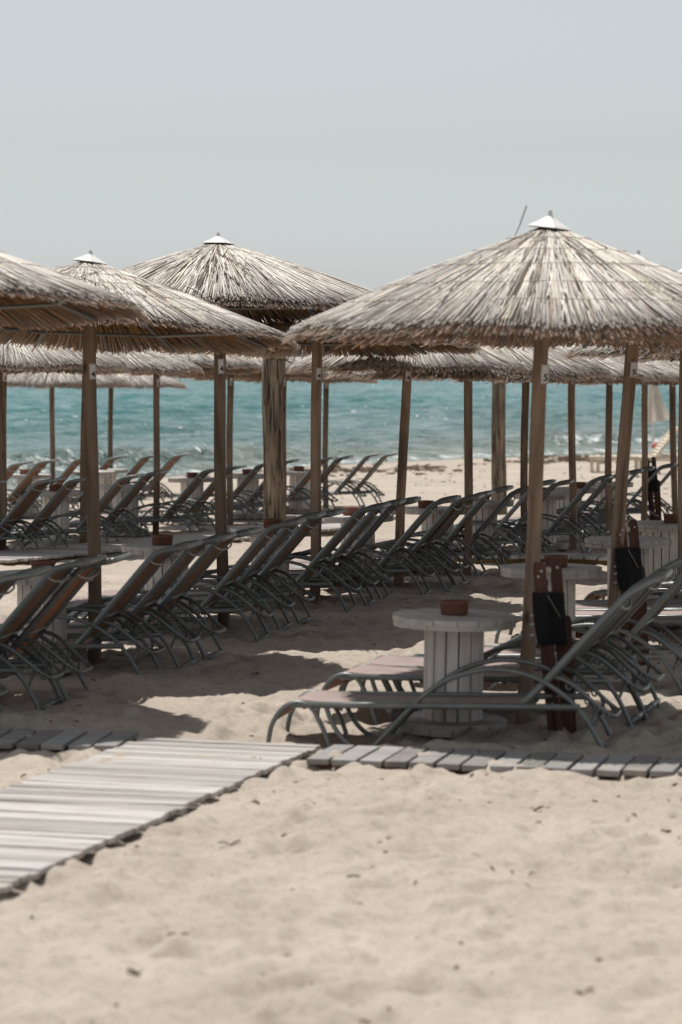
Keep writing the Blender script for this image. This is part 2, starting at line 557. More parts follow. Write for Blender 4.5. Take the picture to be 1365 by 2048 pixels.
X2 = np.concatenate([-np.geomspace(6000, 40, 30), axis([(-40, 40, 320)])[1:-1], np.geomspace(40, 6000, 30)])
Y2 = np.concatenate([axis([(40, 85, 230), (85, 150, 180)]), np.geomspace(150, 600, 320)[1:], np.geomspace(600, 9000, 30)[1:]])
wx, wy = np.meshgrid(X2, Y2)
off = wy - shore_d(wx)                                   # metres out from the water's edge
fade = np.clip(1 - (wy - 85) / 500, 0.4, 1)
wz = np.zeros_like(wx)
for k, (dx, dy, wlen, ph) in enumerate([(.35, -.94, 4.1, 0.), (-.1, -1., 2.7, 1.3), (.6, -.8, 6.3, 2.1), (.1, -1., 1.7, .4)]):
    w = 0.5 + vnoise(wx * .13 + k * 7, wy * .09, 20 + k)
    s = np.sin((wx * dx + wy * dy) * 2 * math.pi / wlen + ph + 3.0 * vnoise(wx * .12, wy * .12, 30 + k))
    wz += (0.025 + 0.036 * wlen) * w * (1 - np.abs(s)) * 1.1
wz *= fade * np.clip(off / 6, 0.05, 1)
brk = 7.0 + 4.0 * vnoise(wx * .10, wy * 0.0 + 3, 41)
brkA = np.clip(vnoise(wx * .35, wx * 0 + 1.5, 42) * 1.2 + np.interp(wx, [-6, -2.5, -.5, 3, 6, 12], [1.1, 1.0, .35, .3, .9, 1.1]), 0.1, 1.4)
u = (off - brk)
wz += 0.30 * brkA * np.exp(-(np.where(u < 0, u / .7, u / 1.6)) ** 2)
wz += 0.10 * np.exp(-((off - 2.0 - vnoise(wx * .3, wx * 0, 43)) / .7) ** 2)
foam = 0.55 * np.exp(-((off - .8) / (1.5 + 1.2 * vnoise(wx * .2, wx * 0, 44))) ** 2)
foam = np.maximum(foam, 0.44 * brkA * np.exp(-((u + .9) / 1.3) ** 2))
foam = np.maximum(foam, 0.30 * np.clip(1 - off / 9, 0, 1))
foam = np.where(off < -0.3, 0, foam)
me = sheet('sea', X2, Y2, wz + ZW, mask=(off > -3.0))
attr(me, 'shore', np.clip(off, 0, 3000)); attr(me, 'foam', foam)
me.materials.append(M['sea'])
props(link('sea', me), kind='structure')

# dark specks of dried seaweed and twigs on the sand
rs = random.Random(8)
db = MB()
for _ in range(300):
    d = rs.uniform(6.2, 20) if rs.random() < .75 else rs.uniform(9.5, 12.6)
    x = rs.uniform(-1, 1) * (0.13 * d + .2)
    z = sand_z(x, d)
    big = rs.random() < .14
    n = rs.randint(1, 5) if big else 1
    for _k in range(n):
        Ln = rs.uniform(.008, .03) * (1.5 if big else 1); a = rs.uniform(0, 6.28)
        p = Vector((x + rs.gauss(0, .018), d + rs.gauss(0, .018), z + .002))
        q = Vector((math.cos(a), math.sin(a), rs.uniform(-.1, .5))) * Ln
        db.tube([p - q * .5, p + Vector((0, 0, .004)), p + q * .5], rs.uniform(.001, .004), 5)
for _ in range(750):                                     # line of washed-up weed above the surf
    x = rs.uniform(-3, 11)
    so = 5.5 + rs.gauss(0, 1.6) + 1.5 * math.sin(x * .9)
    if math.sin(x * 1.3 + 1) + rs.uniform(-1.2, 1.2) < -.2: continue
    d = float(shore_d(x)) - max(1.5, so)
    for _k in range(rs.randint(1, 3)):
        Ln = rs.uniform(.06, .26); a = rs.uniform(0, 6.28)
        p = Vector((x + rs.gauss(0, .08), d + rs.gauss(0, .12), gz(x, d) + .012))
        q = Vector((math.cos(a), math.sin(a), rs.uniform(-.1, .25))) * Ln
        db.tube([p - q * .5, p + Vector((0, 0, rs.uniform(0, .02))), p + q * .5], rs.uniform(.006, .022), 5)
for _ in range(260):
    d = rs.uniform(38, 60); x = rs.uniform(-.02, .13) * d
    Ln = rs.uniform(.02, .10); a = rs.uniform(0, 6.28)
    p = Vector((x, d, gz(x, d) + .006)); q = Vector((math.cos(a), math.sin(a), 0)) * Ln
    db.tube([p - q * .5, p + Vector((0, 0, .006)), p + q * .5], rs.uniform(.003, .009), 5)
m, N, L, P = mat('dry_seaweed'); n = noise(N, L, 8); r = ramp(N, [(.35, (.045, .03, .022)), (.65, (.17, .11, .07))])
L.new(n.outputs['Fac'], r.inputs['Fac']); L.new(r.outputs['Color'], P.inputs['Base Color']); P.inputs['Roughness'].default_value = .9
props(db.build('beach_debris', m), kind='stuff', label='dark specks of dried seaweed and twigs scattered over the sand')

# ------------------------------------------------------------------ boardwalks
def boardwalk(name, a, ax, length, width, pitch, board, thick, lift, material, seed, edge=None, label=None, jag=0.012):
    """a: start point on the centre line; ax: direction; boards lie across it"""
    rs = random.Random(seed)
    ax = Vector((ax[0], ax[1], 0)).normalized(); cx = Vector((ax.y, -ax.x, 0))
    boards = MB()
    n = int(length / pitch)
    for i in range(n):
        t = (i + .5) * pitch + rs.uniform(-.004, .004)
        p = Vector(a) + ax * t
        z = gz(p.x, p.y) + lift + rs.uniform(-.0025, .003)
        yaw = math.atan2(cx.y, cx.x) + rs.uniform(-.006, .006)
        R = Matrix.Rotation(yaw, 3, 'Z') @ Matrix.Rotation(rs.uniform(-.006, .006), 3, 'Y') @ Matrix.Rotation(rs.uniform(-.015, .015), 3, 'X')
        sh = rs.uniform(-jag, jag)
        boards.box((p.x + cx.x * sh, p.y + cx.y * sh, z), (width + rs.uniform(-jag, jag), board * rs.uniform(.94, 1.02), thick), R, 0.0025)
    o = boards.build(name, material)
    props(o, kind='structure', label=label)
    st = MB()
    for s in (-.36, 0, .36):
        p0 = Vector(a) + cx * (s * width) + ax * .01; p1 = p0 + ax * (length - .02)
        k = max(2, int(length / .6))
        for j in range(k):
            q0, q1 = p0.lerp(p1, j / k), p0.lerp(p1, (j + 1) / k)
            mid = (q0 + q1) / 2
            yaw = math.atan2(ax.y, ax.x)
            st.box((mid.x, mid.y, gz(mid.x, mid.y) + lift - thick / 2 - .026), ((q1 - q0).length, .05, .048), Matrix.Rotation(yaw, 3, 'Z'))
    st.build('bearer', edge or M['edge_wood'], o)
    return o

def board_material(name, stops, per=0.0):
    m, N, L, P = mat(name)
    geo = N.new('ShaderNodeNewGeometry')
    n = noise(N, L, 1, 5, .65, vec=geo.outputs['Position'], vec_scale=(3, 26, 20))
    r = ramp(N, stops)
    L.new(n.outputs['Fac'], r.inputs['Fac'])
    rr = ramp(N, [(0, (.66, .65, .63)), (1, (1.1, 1.1, 1.1))])
    L.new(geo.outputs['Random Per Island'], rr.inputs['Fac'])
    c = mixc(N, L, 1, r.outputs['Color'], rr.outputs['Color'], 'MULTIPLY')
    n2 = noise(N, L, 5, 4, .6, vec=geo.outputs['Position'])
    r2 = ramp(N, [(.56, (0, 0, 0)), (.72, (1, 1, 1))])
    L.new(n2.outputs['Fac'], r2.inputs['Fac'])
    sandy = N.new('ShaderNodeMath'); sandy.operation = 'MULTIPLY'; sandy.inputs[1].default_value = .5
    L.new(r2.outputs['Color'], sandy.inputs[0])
    c = mixc(N, L, sandy.outputs[0], c, (.42, .35, .29))
    L.new(c, P.inputs['Base Color']); P.inputs['Roughness'].default_value = .8; P.inputs['Specular IOR Level'].default_value = .2
    bump(N, L, n.outputs['Fac'], .3, .004, P)
    return m
M['bw_white'] = board_material('pale_boards', [(.3, (.31, .287, .272)), (.5, (.44, .416, .40)), (.75, (.52, .495, .478))])
M['bw_grey'] = board_material('grey_boards', [(.3, (.18, .17, .163)), (.5, (.27, .26, .253)), (.75, (.345, .335, .327))])

# main walk: centre line through the middle of its far end, running back towards the camera
AX = Vector((-.286, -.958))
far_mid = Vector((-.485, 12.74, 0))
boardwalk('boardwalk', far_mid, AX, 7.0,   .82, .079, .0715, .022, .040, M['bw_white'], 1, M['brown_wood'], jag=.010)
U5 = Vector((1.0, -.25))
boardwalk('boardwalk', (-.10, 12.43, 0), U5, 3.6, .46, .112, .098, .026, .036, M['bw_grey'], 2, M['brown_wood'], jag=.008)
boardwalk('boardwalk', (-.935, 12.80, 0), (-1, .13), 2.6, .50, .115, .10, .026, .045, M['bw_grey'], 3, M['brown_wood'], jag=.01)
p0, p1 = at(-60, 1134), at(700, 1058)
boardwalk('boardwalk', p0, (p1 - p0).xy, (p1 - p0).length, .8, .085, .074, .024, .06, M['bw_white'], 4)
p0, p1 = at(850, 1128), at(1260, 1134)
boardwalk('boardwalk', p0 + Vector((0, .2, 0)), (p1 - p0).xy, (p1 - p0).length, .5, .115, .10, .024, .075, M['bw_white'], 5)

# ------------------------------------------------------------------ thatched umbrellas
def cone_z(r, a, drop=1.0):
    return -(0.385 * r + 0.012 * r * r) * drop

def reeds(name, seed, n, r_start, r_end, jit, off, cols, material, strays=0, clump=True, skew=.03, tip_col=None, w0=.0052):
    """one mesh of individual reeds laid down a cone, apex at the origin"""
    rs = np.random.RandomState(seed)
    a = np.sort(rs.uniform(0, 2 * math.pi, n)); rs.shuffle(a)
    facet = 1 + .022 * np.cos(8 * a)
    r0 = r_start[0] + (r_start[1] - r_start[0]) * rs.uniform(0, 1, n)
    r1 = r_end * facet + rs.normal(0, jit, n)
    sk = rs.normal(0, skew, n)
    h = off[0] + (off[1] - off[0]) * rs.uniform(0, 1, n)
    lift = rs.normal(0, .005, n)
    w = rs.uniform(.75, 1.3, n) * w0
    col = np.array(cols)[rs.randint(0, len(cols), n)] * rs.uniform(.80, 1.12, (n, 1))
    if clump:
        q = vnoise(a * 4.0, r0 * 2.5, seed + 3)
        col = col * (1 + 1.3 * np.clip(q + .12, -.4, .0))[:, None]
    if strays:
        k = rs.choice(n, strays, False)
        lift[k] += np.abs(rs.normal(0, .025, strays)); sk[k] += rs.normal(0, .28, strays); r1[k] = np.minimum(r1[k], r0[k] + rs.uniform(.25, .6, strays))
    ST = 4
    verts = np.zeros((n, ST, 3, 3)); cc = np.ones((n, ST, 3, 4))
    for s in range(ST):
        t = s / (ST - 1)
        r = r0 + (r1 - r0) * t
        th = a + sk * (t - .5) * (r1 - r0) / np.maximum(r, .15) * 1.5
        ct, st_ = np.cos(th), np.sin(th)
        z = cone_z(r, th) + h * (.35 + .65 * np.clip(r / .5, 0, 1)) + lift * t
        wob = rs.normal(0, .0022, n)
        ww = w * (1.0 - .25 * t) * np.clip(.45 + r / .6, .5, 1.0)
        for j, (dx, dz) in enumerate(((-1, -.2), (1, -.2), (0, .6))):
            verts[:, s, j, 0] = r * ct - st_ * (dx * ww + wob)
            verts[:, s, j, 1] = r * st_ + ct * (dx * ww + wob)
            verts[:, s, j, 2] = z + dz * ww
        c = col.copy()
        if tip_col is not None:
            m_ = np.clip((r - (r_end - .085)) / .05, 0, 1)[:, None]
            c = c * (1 - m_) + np.array(tip_col) * rs.uniform(.7, 1.2, (n, 1)) * m_
        cc[:, s, :, :3] = c[:, None, :]
    base = (np.arange(n) * ST * 3)[:, None]
    fq = []
    for s in range(ST - 1):
        for j in range(3):
            k = (j + 1) % 3
            fq.append(np.concatenate([base + s * 3 + j, base + s * 3 + k, base + (s + 1) * 3 + k, base + (s + 1) * 3 + j], 1))
    q = np.stack(fq, 1).reshape(-1, 4)
    t3 = np.concatenate([np.concatenate([base + (ST - 1) * 3 + j for j in (0, 1, 2)], 1), np.concatenate([base + j for j in (0, 2, 1)], 1)])
    me = bpy.data.meshes.new(name)
    nv = n * ST * 3
    me.vertices.add(nv); me.vertices.foreach_set('co', verts.ravel())
    li = np.concatenate([q.ravel(), t3.ravel()])
    me.loops.add(len(li)); me.loops.foreach_set('vertex_index', li.astype(np.int32))
    ls = np.concatenate([np.arange(len(q)) * 4, len(q) * 4 + np.arange(len(t3)) * 3])
    me.polygons.add(len(ls)); me.polygons.foreach_set('loop_start', ls.astype(np.int32))
    me.update(calc_edges=True)
    ca = me.attributes.new('reed', 'FLOAT_COLOR', 'POINT')
    ca.data.foreach_set('color', np.clip(cc, 0, 1).astype(np.float32).ravel())
    me.materials.append(material)
    return me

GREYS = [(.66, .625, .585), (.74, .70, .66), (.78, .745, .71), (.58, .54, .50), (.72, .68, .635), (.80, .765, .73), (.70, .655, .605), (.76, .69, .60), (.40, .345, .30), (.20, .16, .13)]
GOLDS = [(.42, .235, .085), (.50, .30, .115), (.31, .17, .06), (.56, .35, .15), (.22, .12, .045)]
CANOPY = []
for v in range(3):
    top = reeds('thatch', 11 + v, 5200, (.02, 1.04), 1.165, .019, (.008, .042) if v == 2 else (.010, .032), GREYS, M['reed'], strays=60)
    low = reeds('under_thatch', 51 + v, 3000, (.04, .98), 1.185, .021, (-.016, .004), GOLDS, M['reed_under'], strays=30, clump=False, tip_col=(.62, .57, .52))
    CANOPY.append((top, low))

def cap_mesh():
    b = MB()
    n = 8
    b.lathe([(.003, .056), (.052, .027), (.101, .000), (.098, -.003)], n, wob=lambda a, z: 1 + (.08 * math.cos(4 * a) + .05 * math.cos(a) if z < .03 else 0))
    b.tube([(0, 0, -.02), (0, 0, .07)], .012, 8)
    return b.mesh('cap', M['cap'])
CAP = cap_mesh()
b = MB(); b.tube([(0, 0, .048), (0, 0, .074)], .005, 6); b.tube([(0, 0, .060), (0, 0, .068)], .009, 6)
BOLT = b.mesh('bolt', M['steel'])
b = MB()
for r in (.20, .36, .55, .76, .95):
    b.tube([(r * math.cos(t) * (1 + .006 * math.sin(7 * t + r * 40)), r * math.sin(t) * (1 + .006 * math.sin(7 * t + r * 40)), cone_z(r, t) + .034 * (.35 + .65 * min(1, r / .5)) + .003 + .002 * math.sin(11 * t + r * 9)) for t in np.linspace(0, 2 * math.pi, 60)[:-1]], .0015, 4, closed=True)
WIRE = b.mesh('binding_wire', M['wire'])
b = MB()
oc = [(.90 * math.cos(k * math.pi / 4 + .39), .90 * math.sin(k * math.pi / 4 + .39)) for k in range(8)]
b.tube([(x, y, cone_z(.90, 0) - .048) for x, y in oc], .013, 6, closed=True)
RING = b.mesh('frame_ring', M['steel'])
b = MB(); b.tube([(.03, 0, -.075), (1.12, 0, cone_z(1.12, 0) - .040)], .011, 6)
RAFTER = b.mesh('rafter', M['steel'])

POST_L = 2.36
def post_mesh(seed):
    rs = random.Random(seed)
    bm = bmesh.new()
    n = 14
    h = .034
    rings = []
    ph = rs.uniform(0, 6)
    for i in range(n + 1):
        z = -.35 + (POST_L + .30) * i / n
        ox, oy = .006 * math.sin(i * .55 + ph), .005 * math.cos(i * .4 + ph)
        c = h * .16
        pts = [(-h + c, -h), (h - c, -h), (h, -h + c), (h, h - c), (h - c, h), (-h + c, h), (-h, h - c), (-h, -h + c)]
        rings.append([bm.verts.new((x + ox + rs.gauss(0, .0008), y + oy + rs.gauss(0, .0008), z)) for x, y in pts])
    for A, B in zip(rings[:-1], rings[1:]):
        for k in range(8):
            bm.faces.new((A[k], A[(k + 1) % 8], B[(k + 1) % 8], B[k]))
    bm.faces.new(rings[-1]); bm.faces.new(rings[0][::-1])
    me = bpy.data.meshes.new('post'); bm.to_mesh(me); bm.free()
    me.materials.append(M['post'])
    return me
POSTS = [post_mesh(s) for s in range(4)]

def text_mesh(ch, size):
    cu = bpy.data.curves.new('digit', 'FONT')
    cu.body = ch; cu.size = size; cu.extrude = .0008; cu.offset = .0012
    cu.align_x = 'CENTER'; cu.align_y = 'CENTER'
    o = bpy.data.objects.new('digit_tmp', cu)
    COL.objects.link(o)
    dg = bpy.context.evaluated_depsgraph_get()
    me = bpy.data.meshes.new_from_object(o.evaluated_get(dg))
    bpy.data.objects.remove(o)
    me.name = 'digit'
    me.materials.clear(); me.materials.append(M['ink'])
    return me
DIG = {c: text_mesh(c, .046) for c in '345'}
b = MB(); b.box((0, 0, 0), (.040, .002, .092))
CARD = b.mesh('number_sign', M['card'])
b = MB()
for (cx, cz, sx, sz) in ((0, .042, .036, .0016), (0, -.042, .036, .0016), (-.0176, 0, .0016, .0856), (.0176, 0, .0016, .0856)):
    b.box((cx, -.0014, cz), (sx, .001, sz))
BORDER = b.mesh('border', M['ink'])

def umbrella(px, py, H, apex_dx, tilt_x, tilt_y, num, label, group, spin, var, base=None, zs=1.0, xs=1.0):
    p = base if base is not None else at(px, py)
    root = empty('thatched_umbrella', p)
    props(root, label, 'beach umbrella', group)
    rs = random.Random(int(px * 7 + py))
    # post leans to the apex
    apex = Vector((apex_dx, rs.uniform(-.02, .02), H - .062))
    d = apex.normalized()
    q = Vector((0, 0, 1)).rotation_difference(d)
    po = link('post', POSTS[var % 4], root)
    po.rotation_mode = 'QUATERNION'
    from mathutils import Quaternion
    yaw = math.radians(rs.uniform(-9, 3))
    po.rotation_quaternion = q @ Quaternion((0, 0, 1), yaw)
    po.scale = (1, 1, (apex.length - .03) / POST_L)
    if num:
        sg = link('number_sign', CARD, po)
        sg.location = (.0165, -.0415, 1.665 / po.scale.z + rs.uniform(-.02, .02)); sg.rotation_euler = (0, math.radians(rs.uniform(-3, 3)), 0)
        # border and digit are printed on the card
        bo = link('border', BORDER, sg)
        dg_ = link('digit', DIG[num], sg); dg_.location = (.004, -.0016, -.017); dg_.rotation_euler = (math.radians(90), 0, 0)
    E = Matrix.Translation(apex) @ Matrix.Rotation(math.radians(tilt_x), 4, 'X') @ Matrix.Rotation(math.radians(tilt_y), 4, 'Y') @ Matrix.Diagonal((xs, xs, zs, 1))
    S = Matrix.Rotation(spin, 4, 'Z')
    top, low = CANOPY[var % 3]
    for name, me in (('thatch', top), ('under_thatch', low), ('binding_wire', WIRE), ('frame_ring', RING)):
        o = link(name, me, root); o.matrix_local = E @ S
    c = link('cap', CAP, root); c.scale = (1, 1, 1); c.matrix_local = E @ Matrix.Translation((0, 0, -.004)) @ Matrix.Rotation(rs.uniform(-.12, .12), 4, 'X') @ Matrix.Rotation(rs.uniform(-.12, .12), 4, 'Y') @ Matrix.Rotation(.39 + rs.uniform(-.2, .2), 4, 'Z')
    bo = link('bolt', BOLT, c)
    for k in range(8):
        o = link('rafter', RAFTER, root); o.matrix_local = E @ S @ Matrix.Rotation(k * math.pi / 4 + .39, 4, 'Z')
    return root

G4 = 'thatched umbrellas on posts signed 4'
G5 = 'thatched umbrellas on posts signed 5'
G3 = 'thatched umbrellas on posts signed 3'
UMB = [
 # px, py, H, apex dx, tilt x, tilt y, sign, label, group
 (1047, 1455, 2.41, .118, -.8, .3, '5', 'nearest thatched umbrella with wide white cap and leaning post signed 5', G5),
 (1221, 1330, 2.325, .150, -1, 1, '5', 'thatched umbrella on the leaning post signed 5, half hidden behind the nearest one', G5),
 (1362, 1243, 2.36, .04, 0, 0, '5', 'thatched umbrella at the right border whose post touches the photo edge', G5),
 (-205, 1440, 2.45, 0, -3.4, 0, '4', 'thatched umbrella cut by the left border, its post out of view', G4),
 (190, 1330, 2.33, -.03, -3.6, 2.0, '4', 'thatched umbrella with small white cap on the first post signed 4 at left', G4),
 (447, 1255, 2.53, -.035, -1.5, 0, '4', 'tallest thatched umbrella left of centre, clear white cap, second post signed 4', G4),
 (629, 1210, 2.32, .03, -2.5, 0, '4', 'thatched umbrella on the third post signed 4, mostly hidden by the nearest umbrella', G4),
 (797, 1177, 2.19, .08, -.3, 0, '4', 'thatched umbrella on the fourth post signed 4, near the open sand', G4),
 (935, 1150, 2.28, .02, .5, 0, '4', 'thatched umbrella on the fifth post signed 4, left of the pale log post', G4),
 (1048, 1117, 2.28, .02, .5, 0, '4', 'thatched umbrella on the sixth post signed 4, post just behind the nearest leaning post', G4),
 (1146, 1101, 2.28, -.01, .5, 0, '4', 'thatched umbrella on the seventh post signed 4, between the two leaning posts', G4),
 (1218, 1083, 2.28, 0, 0, 0, '4', 'thatched umbrella on the eighth post signed 4, beside the second leaning post', G4),
 (1288, 1066, 2.28, .02, 0, 0, '4', 'thatched umbrella on the ninth post signed 4, in front of the closed pale parasol', G4),
 (1351, 1052, 2.28, -.05, 0, 0, '4', 'thatched umbrella on the tenth post signed 4, in front of the slatted sunbed backrest', G4),
 (4, 1112, 2.30, .02, 0, 0, '3', 'thatched umbrella on the first post signed 3, at the left border', G3),
 (168, 1089, 2.30, .02, .5, 0, '3', 'thatched umbrella on the second post signed 3, behind the first post signed 4', G3),
 (312, 1071, 2.33, .02, -2.5, 0, '3', 'thatched umbrella on the third post signed 3, between the first two posts signed 4', G3),
 (460, 1052, 2.30, .01, -2.5, 1, '3', 'thatched umbrella on the fourth post signed 3, just behind the second post signed 4', G3),
 (566, 1036, 2.26, .02, -2, 1, '3', 'thatched umbrella on the fifth post of the row signed 3, behind the knotty log', G3),
 (652, 1020, 2.30, .0, 0, 0, '3', 'thatched umbrella on the last post of the row signed 3, nearest the sea', G3),
 (105, 1000, 2.22, 0, 0, 0, None, 'thatched umbrella by the surf on the leftmost slim unsigned post', 'thatched umbrellas of the last row by the surf'),
 (222, 992, 2.22, 0, 0, 0, None, 'thatched umbrella by the surf on the slim post right of the first signed 4', 'thatched umbrellas of the last row by the surf'),
]
for i, (px, py, H, adx, tx, ty, num, lab, grp) in enumerate(UMB):
    umbrella(px, py, H - (.07 if 8 <= i <= 13 else 0), adx, tx, ty, num, lab, grp, i * 1.37, i, None, {0: 1.08, 3: .90, 4: .88, 5: .95, 6: .90, 7: .90}.get(i, 1.0 if i >= 8 else .95), {0: 1.0, 5: 1.06, 7: .76}.get(i, .965))
for k, (x, d) in enumerate(((2.9, 21.7), (3.6, 24.4))):
    o = umbrella(1450 + k * 90, 1200, 2.34, 0, 0, 0, '5', ['thatched umbrella partly beyond the right border, fourth of the row signed 5', 'thatched umbrella partly beyond the right border, fifth of the row signed 5'][k], G5, k * 2.1 + .5, k + 1, Vector((x, d, gz(x, d))))

# a long loose reed standing up from the nearest canopy
near = [o for o in COL.objects if o.name == 'thatched_umbrella'][0]
b = MB()
b.tube([(-.065, -.03, 2.25), (-.02, -.03, 2.35), (.014, -.03, 2.445)], [.002, .0035, .0045], 6)
props(b.build('loose_reed', M['strap'], near), label='long pale reed sticking up beside the cap')

# ------------------------------------------------------------------ sunloungers
W = .42
def lounger(steep=False):
    root = empty('sunlounger', (0, 0, 0))
    y0, y1 = 0.0, W
    t = M['tube']
    b = MB()
    for y in (y0, y1):
        b.tube([(-1.40, y, .195), (-1.0, y, .197), (-.5, y, .198), (-.10, y, .20)], .013, 8, oval=1.15)
    b.tube([(-1.34, y0, .185), (-1.34, y1, .185)], .011, 6)
    b.tube([(-.34, y0, .185), (-.34, y1, .185)], .011, 6)
    b.tube([(-.95, y0, .183), (-.95, W * .25, .13), (-.95, W * .75, .13), (-.95, y1, .183)], .009, 6, smooth=3)
    b.build('seat_frame', t, root, True)
    for y in (y0, y1):
        b = MB()
        b.tube([(-1.52, y, -.10), (-1.50, y, .06), (-1.475, y, .13), (-1.43, y, .185), (-1.37, y, .205), (-1.31, y, .185), (-1.27, y, .12), (-1.24, y, .05), (-1.20, y, -.08)], .0112, 8, smooth=4)
        b.build('leg', t, root, True)
        b = MB()
        b.tube([(-1.24, y, .19), (-1.215, y, .12), (-1.17, y, .05), (-1.11, y, .005), (-1.05, y, -.005), (-1.0, y, .04), (-.90, y, .145), (-.80, y, .24), (-.72, y, .298), (-.62, y, .34), (-.50, y, .362), (-.37, y, .350), (-.26, y, .31), (-.15, y, .235), (-.08, y, .155), (-.033, y, .075), (0, y, 0), (.012, y, -.05)], .0112, 8, smooth=4)
        b.build('armrest', t, root, True)
    b = MB(); b.tube([(.004, y0, .012), (.004, y1, .012)], .0125, 8); b.tube([(.004, W * .35, .012), (.004, W * .65, .012)], .0165, 8)
    b.build('foot_bar', t, root, True)
    # seat fabric: wraps over the front bow
    b = MB()
    xs = [(-1.475, .12), (-1.44, .178), (-1.40, .203), (-1.36, .212), (-1.30, .208)] + [(x, .203 - .008 * math.sin((x + 1.3) / .95 * math.pi)) for x in np.linspace(-1.2, -.40, 9)] + [(-.36, .20)]
    vs, fs = [], []
    for x, z in xs:
        for j in range(5):
            yy = .008 + (W - .016) * j / 4
            sag = -.008 * math.sin(math.pi * j / 4) if x > -1.33 else 0
            vs += [(x, yy, z + sag + .004)]
    nn = len(xs)
    top = len(vs)
    vs += [(x, y, z - .005) for x, y, z in vs]
    for i in range(nn - 1):
        for j in range(4):
            a_, b_, c_, d_ = i * 5 + j, (i + 1) * 5 + j, (i + 1) * 5 + j + 1, i * 5 + j + 1
            fs += [(a_, b_, c_, d_), (top + d_, top + c_, top + b_, top + a_)]
    for i in range(nn - 1):
        fs += [(i * 5, top + i * 5, top + i * 5 + 5, i * 5 + 5), (i * 5 + 4, i * 5 + 9, top + i * 5 + 9, top + i * 5 + 4)]
    b.add(vs, fs)
    b.build('seat', M['fabric'], root, True)
    # backrest
    if steep:
        prof = [(-.37, .195), (-.25, .315), (-.05, .53), (.06, .645), (.115, .695), (.18, .735), (.255, .772)]
    else:
        prof = [(-.37, .195), (-.25, .325), (-.05, .545), (.045, .648), (.095, .690), (.16, .708), (.235, .718)]
    pr = catmull([Vector((x, 0, z)) for x, z in prof], 3)
    b = MB()
    ya, yb = .012, W - .012
    for y in (ya, yb):
        b.tube([(p.x, y, p.z) for p in pr], .0145, 8, oval=1.2)
    e = pr[-1]
    b.tube([(e.x, ya, e.z), (e.x + .016, ya + .03, e.z + .002), (e.x + .016, yb - .03, e.z + .002), (e.x, yb, e.z)], .0145, 8, smooth=3)
    b.tube([(-.21, ya, .355), (-.21, yb, .355)], .010, 6)
    b.build('backrest_frame', t, root, True)
    b = MB()
    vs, fs = [], []
    pf = pr[1:]
    for i, p in enumerate(pf):
        tg = (pf[min(i + 1, len(pf) - 1)] - pf[max(i - 1, 0)]).normalized()
        nrm = Vector((-tg.z, 0, tg.x))
        for j in range(5):
            sag = -.006 * math.sin(math.pi * j / 4)
            c = p + nrm * (.004 + sag)
            vs.append((c.x, ya + .006 + (yb - ya - .012) * j / 4, c.z))
    top = len(vs)
    k = 0
    for i, p in enumerate(pf):
        tg = (pf[min(i + 1, len(pf) - 1)] - pf[max(i - 1, 0)]).normalized()
        nrm = Vector((-tg.z, 0, tg.x))
        for j in range(5):
            x, y, z = vs[k]; k += 1
            vs.append((x - nrm.x * .005, y, z - nrm.z * .005))
    for i in range(len(pf) - 1):
        for j in range(4):
            a_, b_, c_, d_ = i * 5 + j, (i + 1) * 5 + j, (i + 1) * 5 + j + 1, i * 5 + j + 1
            fs += [(a_, b_, c_, d_), (top + d_, top + c_, top + b_, top + a_)]
    b.add(vs, fs)
    o = b.build('backrest', M['fabric'], root, True)
    o.data.materials.append(M['fabric_back'])
    o.data.polygons.foreach_set('material_index', [k % 2 for k in range(len(o.data.polygons))])
    # elastic strap under the head end
    b = MB()
    hx, hz = (.075, .655) if steep else (.06, .655)
    b.tube([(hx, ya - .01, hz), (hx + .018, ya + .03, hz - .022), (hx + .026, W * .5, hz - .034), (hx + .018, yb - .03, hz - .022), (hx, yb + .01, hz)], .0055, 6, smooth=4)
    b.build('strap', M['strap'], root, True)
    # notched support rack behind the back
    b = MB()
    b.tube([(-.24, .03, .335), (-.16, .035, .31), (-.08, .05, .245), (-.02, .065, .19), (.025, .085, .158), (.045, .12, .15), (.045, W - .12, .15), (.025, W - .085, .158), (-.02, W - .065, .19), (-.08, W - .05, .245), (-.16, W - .035, .31), (-.24, W - .03, .335)], .0102, 8, smooth=3)
    b.tube([(-.055, y0, .115), (-.03, .06, .185)], .008, 6)
    b.tube([(-.055, y1, .115), (-.03, W - .06, .185)], .008, 6)
    for yy in (.055, W - .055):
        for k in range(5):
            x = -.17 + k * .042; z = .297 - (x + .17) * .72
            b.tube([(x, yy, z), (x + .004, yy, z - .022), (x + .017, yy, z - .028), (x + .022, yy, z - .014)], .005, 5, smooth=2)
    b.build('support_rack', t, root, True)
    return root

LG = 'grey tube sunloungers under the umbrellas'
proto = lounger(False)
proto_s = lounger(True)
used = {False: False, True: False}
rs = random.Random(3)
def place_lounger(p, rot, label, steep=False, pitch=-1.7):
    src = proto_s if steep else proto
    if used[steep]:
        o = copy_tree(src)
    else:
        o = src; used[steep] = True
    o.location = (p.x, p.y, p.z + rs.uniform(-.012, .004))
    o.rotation_euler = (math.radians(rs.uniform(-.6, .6)), math.radians(pitch + rs.uniform(-.4, .4)), math.radians(rot))
    props(o, label, 'sunlounger', LG)
    return o

